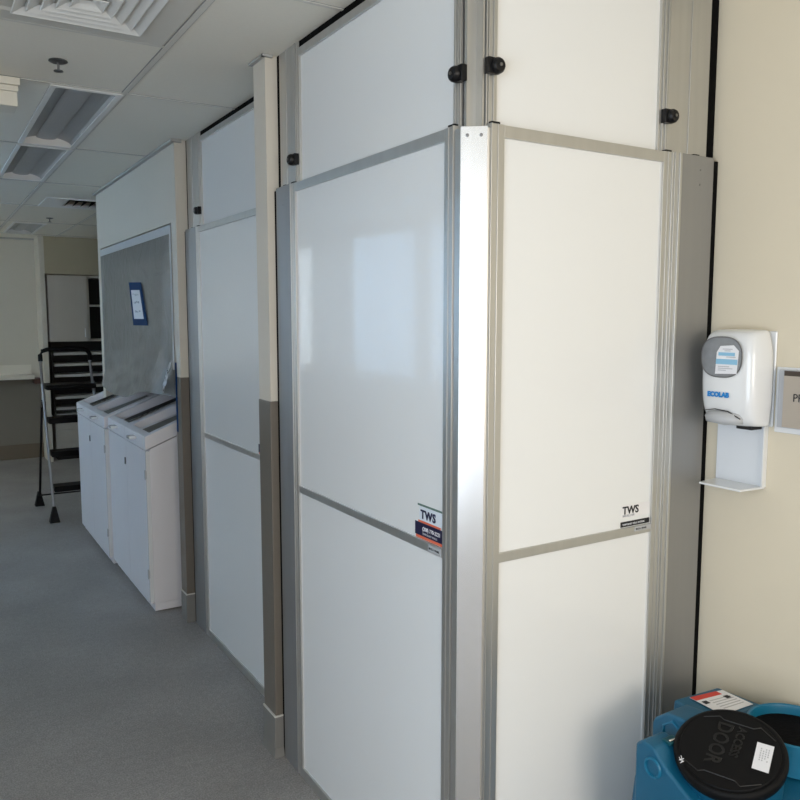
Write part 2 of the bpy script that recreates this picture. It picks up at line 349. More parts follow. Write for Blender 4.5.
# ================================================================ WALL PANELS
def panel(kind, base, u0, u1, label, sticker_u=None, sticker_kind=None, latches=(), x0=0):
    """left: face towards -x, u runs along y. right: face towards -y, u runs along x."""
    if kind == 'left':
        f = lambda u, d, z: (x0-d, base+u, z)
    else:
        f = lambda u, d, z: (u, x0-d, z)
    def bx(q, a, b, d0, d1, z0, z1):
        p, r = f(a, d0, z0), f(b, d1, z1)
        q.box(min(p[0], r[0]), max(p[0], r[0]), min(p[1], r[1]), max(p[1], r[1]), z0, z1)
    c = f((u0+u1)/2, 0, 0)
    t = thing('wall_panel', label, 'wall panel', c)
    s0, s1 = u0-.040, u1+.036
    q = MB()
    bx(q, s0, u0, -.04, 0, 0, 2.081); bx(q, u1, s1, -.04, 0, 0, 2.081)
    bx(q, u0, u1, -.04, 0, 2.052, 2.080); bx(q, u0, u1, -.04, 0, 0, .036)
    bx(q, s0, s0+.004, 0, .003, 0, 2.081); bx(q, s1-.004, s1, 0, .003, 0, 2.081)
    bx(q, u0-.020, u0-.018, 0, .002, 0, 2.081)
    bx(q, u1+.016, u1+.018, 0, .002, 0, 2.081)
    q.build('lower_frame', ALU, t, bevel=.0012)
    q = MB(); bx(q, u0, u1, -.03, -.001, 1.040, 1.064); q.build('middle_rail', ALU, t, bevel=.001)
    q = MB(); bx(q, u0, u1, -.014, -.007, .036, 1.040); q.build('board', BOARD, t)
    q = MB(); bx(q, u0, u1, -.014, -.007, 1.064, 2.052); q.build('board', BOARD, t)
    q = MB()
    for a, b, z0, z1 in ((u0, u0+.004, .036, 1.04), (u0, u0+.004, 1.064, 2.052), (u1-.004, u1, .036, 1.04), (u1-.004, u1, 1.064, 2.052)): bx(q, a, b, -.007, -.0055, z0, z1)
    q.build('seal', BOARDE, t)
    # raised telescoping upper half, set back 18 mm
    D = -.018; v0, v1 = u0-.010, u1-.005
    q = MB()
    bx(q, v0-.034, v0, -.04, D, 2.0, ZC-.001); bx(q, v1, v1+.034, -.04, D, 2.0, ZC-.001)
    bx(q, v0-.013, v0-.010, D, D+.004, 2.081, ZC-.001); bx(q, v0-.027, v0-.024, D, D+.004, 2.081, ZC-.001); bx(q, v0-.034, v0-.031, D, D+.004, 2.081, ZC-.001)
    bx(q, v1+.010, v1+.013, D, D+.004, 2.081, ZC-.001); bx(q, v1+.024, v1+.027, D, D+.004, 2.081, ZC-.001)
    bx(q, v0, v1, -.04, D, 2.484, 2.509)
    q.build('upper_frame', ALU, t, bevel=.001)
    q = MB(); bx(q, v0, v1, -.04, -.021, 2.509, ZC-.001); q.build('foam_strip', FOAM, t, label='black foam strip along the top')
    q = MB(); bx(q, v0, v1, -.032, -.026, 2.0, 2.484); q.build('board', BOARD, t)
    for lu, side in latches:
        lz = latch_z[(kind, lu)]
        q = MB()
        bx(q, lu-.012 if side > 0 else lu-.010, lu+.010 if side > 0 else lu+.012, D, D+.016, lz-.018, lz+.018)
        pc = Vector(f(lu+side*.013, D+.010, lz)); ax = Vector(f(0, 1, 0))-Vector(f(0, 0, 0))
        q.lathe([(0, -.008), (.017, -.008), (.019, .0), (.018, .012), (.014, .018), (0, .019)], pc, ax, 20)
        l = q.build('latch', BLK, t, bevel=.001, smooth=True)
        q = MB(); q.lathe([(.0, .0185), (.004, .0185), (.004, .021), (0, .0215)], pc, ax, 12); q.build('rivet', SCREWM, l, smooth=True)
    # black stop clips on top of the lower frame
    q = MB(); bx(q, s0+.004, s0+.028, -.018, -.002, 2.081, 2.086); q.build('stop_clip', BLK, t)
    q = MB(); bx(q, s1-.026, s1-.004, -.018, -.002, 2.081, 2.086); q.build('stop_clip', BLK, t)
    # adhesive label
    if sticker_kind:
        rv = Vector(f(-1, 0, 0))-Vector(f(0, 0, 0)) if kind == 'left' else Vector(f(1, 0, 0))-Vector(f(0, 0, 0))
        def P(u, d, z): return f(u, d, z)
        if sticker_kind == 'big':
            a, b = sticker_u     # a = far (image-left) edge, b = near edge
            q = MB(); bx(q, b, a-.02, -.0068, -.0062, 1.1130, 1.150); st = q.build('label_sticker', mat('sticker_white', (.72, .77, .82), .35), t)
            q = MB(); bx(q, b, a-.012, -.0068, -.0058, 1.151, 1.156); q.build('header_strip', GREEN, st)
            q = MB(); bx(q, b, a, -.0068, -.0055, 1.0725, 1.107); q.build('phone_band', NAVY, st)
            q = MB(); bx(q, b, a-.004, -.0068, -.0056, 1.0650, 1.0722); bx(q, b+.015, a-.015, -.0068, -.0056, 1.1075, 1.1125); q.build('orange_border', ORANGE, st)
            text('lettering', 'TWS', NAVY, st, P(a-.028, -.0050, 1.120), rv, (0,0,1), .031, 1.0, bold=.0011, sp=1.12)
            text('phone_number', '(208) 770-2221', PAPER, st, P(a-.036, -.0050, 1.088), rv, (0,0,1), .0140, .95, bold=.0001)
            text('small_print', 'TEMPORARY WALLS', PAPERG, st, P(a-.036, -.0050, 1.077), rv, (0,0,1), .0075, 1)
            q = MB(); bx(q, b+.005, b+.062, -.001, .0006, 1.043, 1.060); s2 = q.build('silver_sticker', GPL, t)
            text('lettering', 'BECK-1 PANEL', INK, s2, P(b+.058, .0010, 1.049), rv, (0,0,1), .0075, 1)
        else:
            a, b = sticker_u     # a = left, b = right
            q = MB(); bx(q, a, b, -.0068, -.0062, 1.0915, 1.127); st = q.build('label_sticker', mat('sticker_white_warm', (.80, .79, .79), .4), t)
            q = MB(); bx(q, a, b, -.0068, -.0055, 1.066, 1.0805); q.build('black_band', INK, st)
            text('lettering', 'TWS', INK, st, P(a+.006, -.0055, 1.102), rv, (0,0,1), .030, 1.0, bold=.0007)
            text('phone_number', '800.782.2100', PAPERG, st, P(a+.006, -.0055, 1.094), rv, (0,0,1), .0085, 1)
            text('small_print', 'TEMPORARY WALL SYSTEMS', PAPER, st, P(a+.006, -.0050, 1.0705), rv, (0,0,1), .0068, 1)
            q = MB(); bx(q, a+.05, b, -.001, .0006, 1.050, 1.0635); s2 = q.build('silver_sticker', GPL, t)
            text('lettering', 'BECK-1 PANEL', INK, s2, P(a+.053, .0010, 1.054), rv, (0,0,1), .0070, .95)
    return t
latch_z = {('left', .052): 2.195, ('left', .985): 2.158, ('right', .062): 2.209, ('right', .656): 2.174}
panel('left', 0, .105, .972, 'large glossy white temporary wall panel left of the bright corner post', (.238, .105), 'big', ((.052, 1), (.985, 1)))
panel('right', 0, .097, .640, 'narrow matt-looking white wall panel right of the corner post, next to dispenser wall', (.524, .638), 'small', ((.062, 1), (.656, 1)))
panel('left', 1.396, .105, .972, 'far glossy white wall panel between the two wall piers', (.238, .105), 'big', ((.985, 1),), x0=.107)

# corner post
t = thing('corner_post', 'bright aluminium corner post with chamfered cover strip between the two front panels', 'post', (.03, .03, 0))
q = MB()
q.prism([(.0, .062, 0), (.0, .040, 0), (.006, .036, 0), (.048, .002, 0), (.052, .0, 0), (.057, 0, 0), (.057, .06, 0)], (0, 0, 2.070))
q.build('post_body', ALU, t, bevel=.0008)
q = MB(); n_ = Vector((-.036, -.046, 0)).normalized()
a, b = Vector((-.001, .037, 0)), Vector((.047, -.001, 0))
q.prism([a, b, b+n_*.003, a+n_*.003], (0, 0, 2.072)); st = q.build('cover_strip', mat('polished_strip', (.80, .80, .80), .27, metal=.95, noise_s=40, noise_a=.05, stretch=(1, 1, .02)), t, bevel=.0006, label='bright smooth cover strip')
for k in (.24, .76):
    c = a.lerp(b, k)+n_*.003+Vector((0, 0, 2.052))
    MB().lathe([(0, 0), (.0042, 0), (.0038, .0016), (0, .002)], c, n_, 14).build('screw', SCREWM, st, smooth=True)
q = MB()
q.prism([(.018, .048, 0), (.018, .042, 0), (.045, .042, 0), (.045, .018, 0), (.050, .018, 0), (.053, .05, 0)], (0, 0, ZC-.001-2.074))
bmesh.ops.translate(q.bm, verts=q.bm.verts, vec=(0, 0, 2.074))
q.box(.0185, .022, .043, .052, 2.074, ZC-.002)
q.build('upper_post', ALU, t)

# end fillers
def filler(label, kind, loc, lower, lf, upper, uf, x0=0, n=()):
    t = thing('filler_strip', label, 'filler strip', loc)
    def bx(q, a, b, d0, d1, z0, z1):
        if kind == 'left': q.box(x0-d1, x0-d0, a, b, z0, z1)
        else: q.box(a, b, x0-d1, x0-d0, z0, z1)
    q = MB(); bx(q, *lower, -.025, 0, 0, 2.083); 
    lp = q.build('lower_plate', ALUS, t, bevel=.0015)
    q = MB(); bx(q, *lf, -.022, -.002, 0, 2.075); q.build('foam_strip', FOAM, t)
    q = MB(); bx(q, *upper, -.04, -.018, 2.084, ZC-.001)
    m_ = (upper[0]+upper[1])/2
    bx(q, m_, m_+.004, -.018, -.015, 2.083, ZC-.001)
    q.build('upper_plate', ALU, t, bevel=.001)
    q = MB(); bx(q, *uf, -.038, -.019, 2.084, ZC-.001); q.build('foam_strip', FOAM, t)
    for (u, z) in n:
        c = Vector((x0, u, z)) if kind == 'left' else Vector((u, x0, z)); ax = (-1, 0, 0) if kind == 'left' else (0, -1, 0)
        MB().lathe([(0, 0), (.003, 0), (.0025, .001), (0, .0012)], c, ax, 10).build('rivet', SCREWM, lp)
    q = MB(); u = (lower[0]+lower[1])/2; bx(q, u-.012, u+.012, -.017, -.006, 2.083, 2.087); q.build('stop_clip', BLK, t)
    return t
fw_ = filler('wide grey aluminium filler strip with black foam edge against dispenser wall', 'right', (.78, 0, 0), (.711, .847), (.847, .867), (.670, .835), (.836, .866), n=((.79, 2.045), (.79, 2.005)))
filler('grey aluminium filler strip right of the nearer wall pier', 'left', (0, 1.07, 0), (1.010, 1.131), (1.131, 1.1485), (1.003, 1.128), (1.128, 1.1485), n=((1.07, 2.02),))
filler('aluminium filler strip beside the farther wall pier, near the white bins', 'left', (.107, 2.5, 0), (2.408, 2.588), (2.588, 2.6035), (2.40, 2.588), (2.588, 2.6035), x0=.107)
filler('filler strip mostly hidden behind the nearer wall pier', 'left', (.107, 1.36, 0), (1.278, 1.458), (1.264, 1.277), (1.278, 1.455), (1.264, 1.277), x0=.107)
# connector profile between the right panel and its filler
MB().box(.677, .7105, .0, .035, 0, 2.082).box(.683, .686, -.003, 0, 0, 2.082).box(.702, .7105, -.004, 0, 0, 2.082).build('connector_profile', ALU, fw_, bevel=.001)

# ================================================================ SOAP DISPENSER
t = thing('soap_dispenser', 'white wall-mounted soap dispenser with oval window and blue lettering', 'dispenser', (.867, -.12, 1.34))
q = MB()
# stacked rounded sections: (z, front x, y half width front, y centre, back half width)
secs = [(1.344, .800, .058, -.128, .076), (1.352, .785, .066, -.127, .082), (1.372, .772, .072, -.125, .085), (1.42, .764, .076, -.123, .092), (1.50, .764, .076, -.121, .092), (1.555, .767, .074, -.120, .091), (1.586, .773, .069, -.119, .083), (1.602, .788, .062, -.119, .078), (1.607, .812, .050, -.119, .068)]
rings = []
for z, xf, hw, yc, hb in secs:
    pts = []
    # from left-back (far y) round the front to right-back
    prof = [(.862, yc+hb), (.835, yc+hb), (xf+.030, yc+hw+.010), (xf+.012, yc+hw+.003), (xf+.004, yc+hw-.010), (xf, yc+hw-.030), (xf-.002, yc), (xf, yc-hw+.030), (xf+.004, yc-hw+.010), (xf+.012, yc-hw-.003), (xf+.030, yc-hw-.010), (.835, yc-hb), (.862, yc-hb)]
    rings.append([q.bm.verts.new((x, y, z)) for x, y in prof])
for A, B in zip(rings, rings[1:]):
    for i in range(len(A)-1): q.bm.faces.new((A[i], A[i+1], B[i+1], B[i]))
    q.bm.faces.new((A[-1], A[0], B[0], B[-1]))
q.bm.faces.new(rings[0][::-1]); q.bm.faces.new(rings[-1])
o = q.build('body', WPL, t, smooth='all'); sd = o.modifiers.new('s', 'SUBSURF'); sd.levels = 1; sd.render_levels = 2
box('back_plate', WPL, (.860, .8675, -.207, -.034, 1.345, 1.602), t, bevel=.008, seg=4)
def oval(q, yc, zc, ry, rz, x, n=40, p=2.6, shear=.0):
    out = []
    for k in range(n):
        a = 2*math.pi*k/n; c, s = math.cos(a), math.sin(a)
        y = ry*math.copysign(abs(c)**(2/p), c); z = rz*math.copysign(abs(s)**(2/p), s)
        out.append((x, yc+y+shear*z, zc+z))
    return out
pts = oval(q, -.113, 1.532, .062, .054, .7625)
q = MB(); q.prism(pts, (-.0012, 0, 0)); w_ = q.build('window', MIRR, t, label='smoky grey oval window')
q = MB(); o1 = oval(q, -.113, 1.532, .064, .056, .761); o2 = oval(q, -.113, 1.532, .0605, .0525, .761)
for i in range(40):
    j = (i+1) % 40; q.bm.faces.new([q.bm.verts.new(p) for p in (o1[i], o1[j], o2[j], o2[i])])
q.build('window_rim', mat('rim_grey', (.10, .10, .10), .3), w_)
q = MB(); q.prism([(.7612, -.096, 1.486), (.7612, -.162, 1.489), (.7612, -.166, 1.550), (.7612, -.150, 1.565), (.7612, -.110, 1.562), (.7612, -.099, 1.545)], (-.0008, 0, 0)); bg_ = q.build('refill_label', PAPER, w_)
box('blue_print', LBLUE, (.7596, .7603, -.163, -.098, 1.513, 1.527), bg_); box('blue_print', LBLUE, (.7596, .7603, -.155, -.105, 1.536, 1.545), bg_)
q = MB()
for z, a, b in ((1.553, -.148, -.118), (1.5485, -.142, -.124), (1.532, -.158, -.130), (1.506, -.140, -.105), (1.501, -.150, -.105), (1.496, -.130, -.105)): q.box(.7592, .7595, a, b, z, z+.002)
q.build('small_print', PAPERG, bg_)
text('lettering', 'ECOLAB', CBLUE, t, (.7615, -.074, 1.424), (0, -1, 0), (0, 0, 1), .0178, 1.0, bold=.0012)
q = MB(); q.lathe([(0, .0), (.030, .0), (.052, -.006), (.058, -.018), (.054, -.032), (0, -.040)], (.780, -.118, 1.386), (0, 0, 1), 28)
for v in q.bm.verts: v.co.x = .780+(v.co.x-.780)*.60
q.build('push_bar', GPL, t, smooth='all')
q = MB(); q.prism([(.7612, -.062, 1.384), (.7612, -.10, 1.391), (.7612, -.14, 1.388), (.7612, -.178, 1.371), (.7612, -.178, 1.3685), (.7612, -.14, 1.3855), (.7612, -.10, 1.3885), (.7612, -.062, 1.382)], (.002, 0, 0)); q.build('gap', INK, t)
box('nozzle', BLK, (.80, .845, -.188, -.14, 1.338, 1.348), t, bevel=.002)
# drip tray
t = thing('drip_tray', 'white plastic drip tray on the wall beneath the soap dispenser', 'tray', (.866, -.11, 1.17))
box('back_panel', mat('tray_plastic', (.70, .73, .76), .35), (.860, .8675, -.188, -.038, 1.177, 1.343), t, bevel=.002)
q = MB(); q.hexa(((.770, -.052, 1.172), (.770, -.182, 1.172), (.867, -.190, 1.172), (.867, -.038, 1.172)), ((.770, -.052, 1.178), (.770, -.182, 1.178), (.867, -.190, 1.178), (.867, -.038, 1.178)))
q.build('shelf', WPL, t, bevel=.002)
q = MB(); q.box(.850, .8675, -.192, -.188, 1.177, 1.345); q.build('side_rib', WPL, t)
# room sign
t = thing('room_sign', 'taupe room sign in grey frame, cut off by the right picture edge', 'sign', (.867, -.32, 1.42))
box('backing_plate', WPL, (.861, .8675, -.62, -.212, 1.333, 1.508), t, bevel=.002)
box('frame', mat('sign_grey_edge', (.40, .41, .43), .4), (.843, .861, -.60, -.230, 1.350, 1.502), t, bevel=.001)
box('face', SIGNT, (.8405, .843, -.60, -.246, 1.352, 1.487), t)
box('slot', mat('sign_dark_slot', (.05, .035, .025), .5), (.8408, .843, -.60, -.246, 1.487, 1.500), t)
text('lettering', 'PR', INK, t, (.8400, -.273, 1.421), (0, -1, 0), (0, 0, 1), .030, .9)

# ================================================================ RECYCLING CABINETS
BX = -.065
def station(y0, y1, label):
    t = thing('recycling_cabinet', label, 'cabinet', (.2, (y0+y1)/2, 0), 'white recycling cabinets')
    xb = .46; ym = (y0+y1)/2
    MB().prism([(BX+.019, y0, .050), (xb, y0, .050), (xb, y0, 1.125), (BX+.019, y0, .920)], (0, y1-y0, 0)).build('body', BINW, t, bevel=.003)
    MB().box(BX+.022, xb, y0+.001, y1-.001, .006, .0495).build('plinth', BINW, t)
    MB().box(BX-.003, BX+.0185, y0+.002, y0+.010, .06, .91).build('hinge_stile', WPL, t)
    for a, b in ((y0+.011, ym-.003), (ym+.003, y1-.004)):
        d = MB().box(BX, BX+.016, a, b, .045, .908).build('door', BINW, t, bevel=.002)
        if a < ym:
            for z in (.22, .78): MB().box(BX-.008, BX-.0005, a-.010, a+.014, z-.022, z+.022).tube([(BX-.006, a-.004, z-.026), (BX-.006, a-.004, z+.026)], .005).build('hinge', GPL, d)
        else: MB().box(BX-.006, BX-.0005, a+.010, a+.026, .76, .80).build('latch', mat('latch_grey', (.12, .12, .12), .4), d)
    for k, (a, b) in enumerate(((y0, ym-.003), (ym+.003, y1))):
        # hood: wedge rising to the back with sunken chute
        z0, zf, zb = .916, .990, 1.205
        q = MB()
        zl = z0+(zb-zf)
        def zt(x): return zf+(zb-zf)*(x-BX)/(xb-BX)
        m1 = .05 if k else .055
        q.prism([(BX-.004, a, z0), (xb, a, zl), (xb, a, zb), (BX-.004, a, zf)], (0, m1, 0))
        q.prism([(BX-.004, b-m1, z0), (xb, b-m1, zl), (xb, b-m1, zb), (BX-.004, b-m1, zf)], (0, m1, 0))
        q.prism([(BX-.004, a+m1, z0), (BX+.035, a+m1, z0), (BX+.035, a+m1, zt(BX+.035)), (BX-.004, a+m1, zf)], (0, b-a-2*m1, 0))
        q.prism([(BX+.035, a+m1, z0+.016), (xb, a+m1, zl), (xb, a+m1, zb-.07), (BX+.20, a+m1, zt(BX+.20)-.05), (BX+.035, a+m1, zt(BX+.035)-.035)], (0, b-a-2*m1, 0))
        h = q.build('hood', BINW, t, bevel=.002)
        q = MB(); xa_, xc = BX+.038, BX+.19
        q.prism([(xa_, a+m1+.004, zt(xa_)-.012), (xa_+.30, a+m1+.004, zt(xa_+.30)-.030), (xa_+.30, a+m1+.004, zt(xa_+.30)-.033), (xa_, a+m1+.004, zt(xa_)-.015)], (0, (b-a)*.42, 0)); q.build('chute_flap', mat('chute_tan', (.17, .155, .135), .45), h)
        if k:   # black label strip with white lettering lines
            q = MB(); q.prism([(BX+.02, a+.010, zt(BX+.07)+.001), (xb-.05, a+.010, zt(xb-.05)+.001), (xb-.05, a+.010, zt(xb-.05)+.003), (BX+.02, a+.010, zt(BX+.07)+.003)], (0, .085, 0)); s_ = q.build('label_strip', INK, h)
            q = MB()
            for i in range(9):
                x = BX+.09+i*.034; q.prism([(x, a+.02, zt(x)+.0035), (x+.018, a+.02, zt(x+.018)+.0035), (x+.018, a+.02, zt(x+.018)+.0042), (x, a+.02, zt(x)+.0042)], (0, .055, 0))
            q.build('lettering', PAPERG, s_)
        MB().box(BX-.045, BX-.0045, (a+b)/2-.05, (a+b)/2+.02, .955, .970).build('pull_tab', WPL, h, bevel=.002)
    return t
station(2.850, 3.835, 'white double recycling cabinet, the nearer one beside the wall pier')
BX = -.085
station(3.85, 4.90, 'white double recycling cabinet, the farther one nearest the stepladder')

# ================================================================ PLASTIC SHEET OVER OPENING
t = thing('plastic_sheet', 'crinkled grey plastic sheet covering the wall opening above the white cabinets', 'plastic sheet', (.06, 3.6, 1.6))
q = MB(); NY, NZ = 70, 44; V = []
for i in range(NY+1):
    u = i/NY; y = 2.700+u*(4.556-2.700); row = []
    zb = 1.215+.02*math.sin(u*9)+.03*noise.noise(Vector((u*4, 3, 0)))-.10*u
    for j in range(NZ+1):
        w = j/NZ; z = 2.075+(zb-2.075)*w
        edge = min(1, u*14)*min(1, (1-u)*10)*min(1, w*8)
        bul = .006+.075*max(0, (w-.70)/.30)**1.4*min(1, u*6+.2)*min(1, (1-u)*5)
        nn = noise.noise(Vector((y*1.6, z*4.5, 0)))*.008+noise.noise(Vector((y*2.5, z*11+y*3, 4)))*.006*(.3+w)
        nn += (w**4)*.014*noise.noise(Vector((y*7, z*16, 9)))
        x = .0645-(bul+nn+.008)*edge-.001
        row.append(q.bm.verts.new((min(x, .0655), y, z)))
    V.append(row)
for i in range(NY):
    for j in range(NZ): q.bm.faces.new((V[i][j], V[i+1][j], V[i+1][j+1], V[i][j+1]))
sh = q.build('sheet', SHEET, t, smooth='all')
q = MB(); q.box(.0615, .0645, 2.70, 4.556, 2.073, 2.118); q.build('top_tape', FILMW, t, label='pale bluish strip along the top')
q = MB(); q.box(.0610, .0640, 2.698, 2.722, 1.36, 2.073); q.build('side_tape', FILMW, t)
# crumpled loose corner
q = MB(); V = []
for i in range(13):
    row = []
    for j in range(17):
        u, w = i/12, j/16; y = 2.702+u*.13*(.15+.85*w); z = 1.41-w*.17
        x = .05-.045*w*(1-u*.6)-.02*abs(noise.noise(Vector((u*5, w*7, 1))))
        row.append(q.bm.verts.new((x, y+.012*noise.noise(Vector((u*4, w*9, 5))), z+.015*noise.noise(Vector((u*6, w*6, 7))))))
    V.append(row)
for i in range(12):
    for j in range(16): q.bm.faces.new((V[i][j], V[i+1][j], V[i+1][j+1], V[i][j+1]))
q.build('loose_corner', mat('crumpled_film', (.60, .62, .64), .22, alpha=.8), t, smooth='all', label='whitish crumpled loose corner')
# notice taped to the sheet
t = thing('notice', 'white handwritten notice held by dark blue masking tape on the plastic sheet', 'notice', (.03, 3.4, 1.7))
c4 = [(.046, 3.61, 1.853), (.046, 3.305, 1.842), (.046, 3.17, 1.590), (.046, 3.53, 1.588)]
def lerp4(u, v, x):
    a = Vector(c4[0]).lerp(Vector(c4[1]), u); b = Vector(c4[3]).lerp(Vector(c4[2]), u); p = a.lerp(b, v); p.x = x; return p
def patch(q, u0, u1, v0, v1, x, th=.001): q.prism([lerp4(u0, v0, x), lerp4(u1, v0, x), lerp4(u1, v1, x), lerp4(u0, v1, x)], (-th, 0, 0))
q = MB(); patch(q, 0, 1, 0, .19, .046); patch(q, 0, 1, .84, 1, .046); patch(q, 0, .14, .19, .84, .046); patch(q, .80, 1, .19, .84, .046); q.build('masking_tape', TAPE, t)
q = MB(); patch(q, .13, .81, .18, .85, .0448, .0006); pp = q.build('paper', PAPER, t)
q = MB()
for v0 in (.27, .45, .66):
    for i in range(7):
        u = .26+i*.06+random.uniform(-.01, .01)
        if random.random() < .85: patch(q, u, u+random.uniform(.02, .045), v0+random.uniform(-.015, .015), v0+.03+random.uniform(-.01, .02), .0442, .0004)
q.build('handwriting', mat('pencil', (.25, .25, .3), .7), pp)
# blue tape strip down the wall edge
tag(MB().box(QX-.003, QX-.0015, 2.670, 2.697, 1.03, 1.40).build('tape_strip', TAPE), 'long dark blue masking tape strip on wall edge right of the cabinets', 'tape')

# ================================================================ STEPLADDER
t = thing('stepladder', 'black and silver folding stepladder standing beyond the white cabinets', 'ladder', (-.05, 5.5, 0))
def fr(x, k): return Vector((x, 5.23+.30*k, 1.10*k))    # front rail line
xl_, xr_ = -.237, .20
for s, x in ((0, xl_), (1, xr_)):
    xt = x-.008 if s == 0 else x-.05
    MB().tube([(x, 5.23, .03), (xt, 5.51, 1.03), (xt, 5.53, 1.10)], .011).build('front_rail', STEEL, t, smooth=True)
    MB().tube([(x-.03 if s == 0 else x+.03, 5.90, .03), (xt, 5.60, .95)], .010).build('rear_leg', BLK, t, smooth=True)
    for xx, yy in ((x, 5.23), (x-.03 if s == 0 else x+.03, 5.90)):
        MB().hexa(((xx-.040, yy-.04, 0), (xx+.036, yy-.04, 0), (xx+.036, yy+.04, 0), (xx-.040, yy+.04, 0)), ((xx-.013, yy-.013, .125), (xx+.013, yy-.013, .125), (xx+.013, yy+.018, .125), (xx-.013, yy+.018, .125))).build('foot', BLKM, t, bevel=.004)
    MB().box(xt-.016, xt+.016, 5.50, 5.56, .90, .95).build('joint', BLK, t, bevel=.003)
for k, dz in ((.25, 0), (.50, 0), (.74, 0)):
    p = fr(0, k); MB().box(xl_+.016, xr_-.016, p.y-.03, p.y+.12, p.z-.045, p.z).build('step', BLKM, t, bevel=.006)
MB().box(xl_+.006, xr_-.04, 5.44, 5.72, 1.045, 1.085).build('platform', BLKM, t, bevel=.015, seg=3)
MB().tube([(xl_-.02, 5.90, .09), (xr_+.02, 5.90, .09)], .007).build('crossbar', BLK, t)
MB().tube([(xl_-.008, 5.53, 1.08), (xl_-.018, 5.50, 1.30)], .011).build('handle_post', STEEL, t, smooth=True); MB().tube([(xr_-.05, 5.53, 1.0), (xr_-.075, 5.50, 1.28)], .011).build('handle_post', STEEL, t, smooth=True)
q = MB(); q.tube([(xl_-.018, 5.50, 1.28), (xl_-.018, 5.50, 1.33), (xl_-.002, 5.495, 1.362), (xl_+.035, 5.49, 1.375), (-.05, 5.49, 1.382), (xr_-.13, 5.49, 1.375), (xr_-.095, 5.495, 1.362), (xr_-.075, 5.50, 1.33), (xr_-.075, 5.50, 1.28)], .018); hb = q.build('handle', BLKM, t, smooth=True)

# ================================================================ FAR ROOM FURNITURE
t = thing('wall_cabinet', 'beige wall cabinet with one door and dark open compartments, far end of room', 'cabinet', (.5, 8.3, 1.36))
q = MB(); q.box(.162, 1.0, 8.48, 8.498, 1.36, 2.11).box(.162, .175, 8.13, 8.48, 1.36, 2.11).box(.58, .60, 8.13, 8.48, 1.36, 2.11).box(.987, 1.0, 8.13, 8.48, 1.36, 2.11).box(.175, .987, 8.13, 8.48, 1.36, 1.385).box(.175, .987, 8.13, 8.48, 2.085, 2.11)
q.build('carcass', CABB, t)
d = box('door', CABB, (.165, .578, 8.110, 8.129, 1.372, 2.10), t, bevel=.002)
box('handle', WPL, (.535, .545, 8.095, 8.110, 1.41, 1.51), d)
box('shelf', CABB, (.60, .987, 8.14, 8.48, 1.76, 1.78), t)
box('back_lining', DARK, (.60, .987, 8.44, 8.479, 1.385, 2.085), t)
t = thing('tray_rack', 'dark rack with pale horizontal shelf edges under the far wall cabinet', 'rack', (.5, 8.3, .55))
q = MB(); q.box(.185, 1.0, 8.46, 8.497, .50, 1.355).box(.185, .205, 8.20, 8.46, .50, 1.355).box(.98, 1.0, 8.20, 8.46, .50, 1.355); q.build('carcass', DARK, t)
for z in (1.235, 1.11, .985, .86, .735, .61, .535): box('shelf', SHELFW, (.207, .978, 8.14, 8.458, z-.03 if z > .54 else z-.012, z), t)
t = thing('base_cabinet', 'grey-beige base unit under the dark rack, behind the stepladder', 'cabinet', (.5, 8.3, 0))
box('body', CABB, (.185, 1.0, 8.15, 8.497, .06, .495), t)
box('drawer', CABB, (.20, .985, 8.135, 8.149, .36, .48), t, bevel=.002); box('drawer', CABB, (.20, .985, 8.135, 8.149, .22, .35), t, bevel=.002)
box('plinth', DARK, (.20, .985, 8.18, 8.49, .0, .06), t)
t = thing('wall_ledge', 'white ledge shelf along the far wall on the left', 'shelf', (-1, 8.4, .93))
box('top', CREAM, (-2.2, .0, 8.22, 8.485, .94, .985), t, bevel=.002)
box('upstand', CREAM, (-2.2, .0, 8.486, 8.499, .94, 1.09), t)
box('end_block', mat('brown_wood_end', (.10, .045, .035), .5), (.005, .075, 8.30, 8.49, .88, .94), t)
LOWP = mat('lower_wall_panel', (.21, .19, .155), .6, noise_s=4, noise_a=.05)
struct('trim_11', LOWP, (WX, .09, 8.488, 8.499, .17, .935))

# ================================================================ CEILING FITTINGS
def fixture(x0, x1, y0, y1, label):
    t = thing('ceiling_light', label, 'ceiling light', ((x0+x1)/2, (y0+y1)/2, ZC), 'recessed ceiling lights')
    q = MB(); e = .022
    q.box(x0, x0+e, y0, y1, ZC-.007, ZC-.0005).box(x1-e, x1, y0, y1, ZC-.007, ZC-.0005).box(x0+e, x1-e, y0, y0+e, ZC-.007, ZC-.0005).box(x0+e, x1-e, y1-e, y1, ZC-.007, ZC-.0005)
    q.build('frame', WHITEM, t, bevel=.001)
    N = 16; prof = []
    for i in range(N+1):
        u = i/N; x = x0+.008+(x1-x0-.016)*u; prof.append((x, ZC+.002+.040*math.sin(math.pi*u)**.55))
    q = MB()
    for (a, za), (b, zb) in zip(prof, prof[1:]): q.quad((a, y0+.008, za), (b, y0+.008, zb), (b, y1-.008, zb), (a, y1-.008, za))
    q.build('reflector', LAMPR, t, smooth='all')
    for yy in (y0+.010, y1-.010):
        q = MB(); q.prism([(prof[0][0], yy, ZC+.002)]+[(a, yy, za) for a, za in prof[1:-1]]+[(prof[-1][0], yy, ZC+.002)], (0, .002, 0)); q.build('end_plate', WHITEM, t)
    xm = (x0+x1)/2; q = MB()
    pr = [(xm+.050*math.cos(math.pi+math.pi*i/10), ZC+.036+.012*math.sin(math.pi+math.pi*i/10)) for i in range(11)]
    for (a, za), (b, zb) in zip(pr, pr[1:]): q.quad((a, y0+.014, za), (b, y0+.014, zb), (b, y1-.014, zb), (a, y1-.014, za))
    q.build('lamp_basket', mat('perforated_basket', (.48, .48, .48), .45, metal=.3, noise_s=400, noise_a=.15), t, smooth='all')
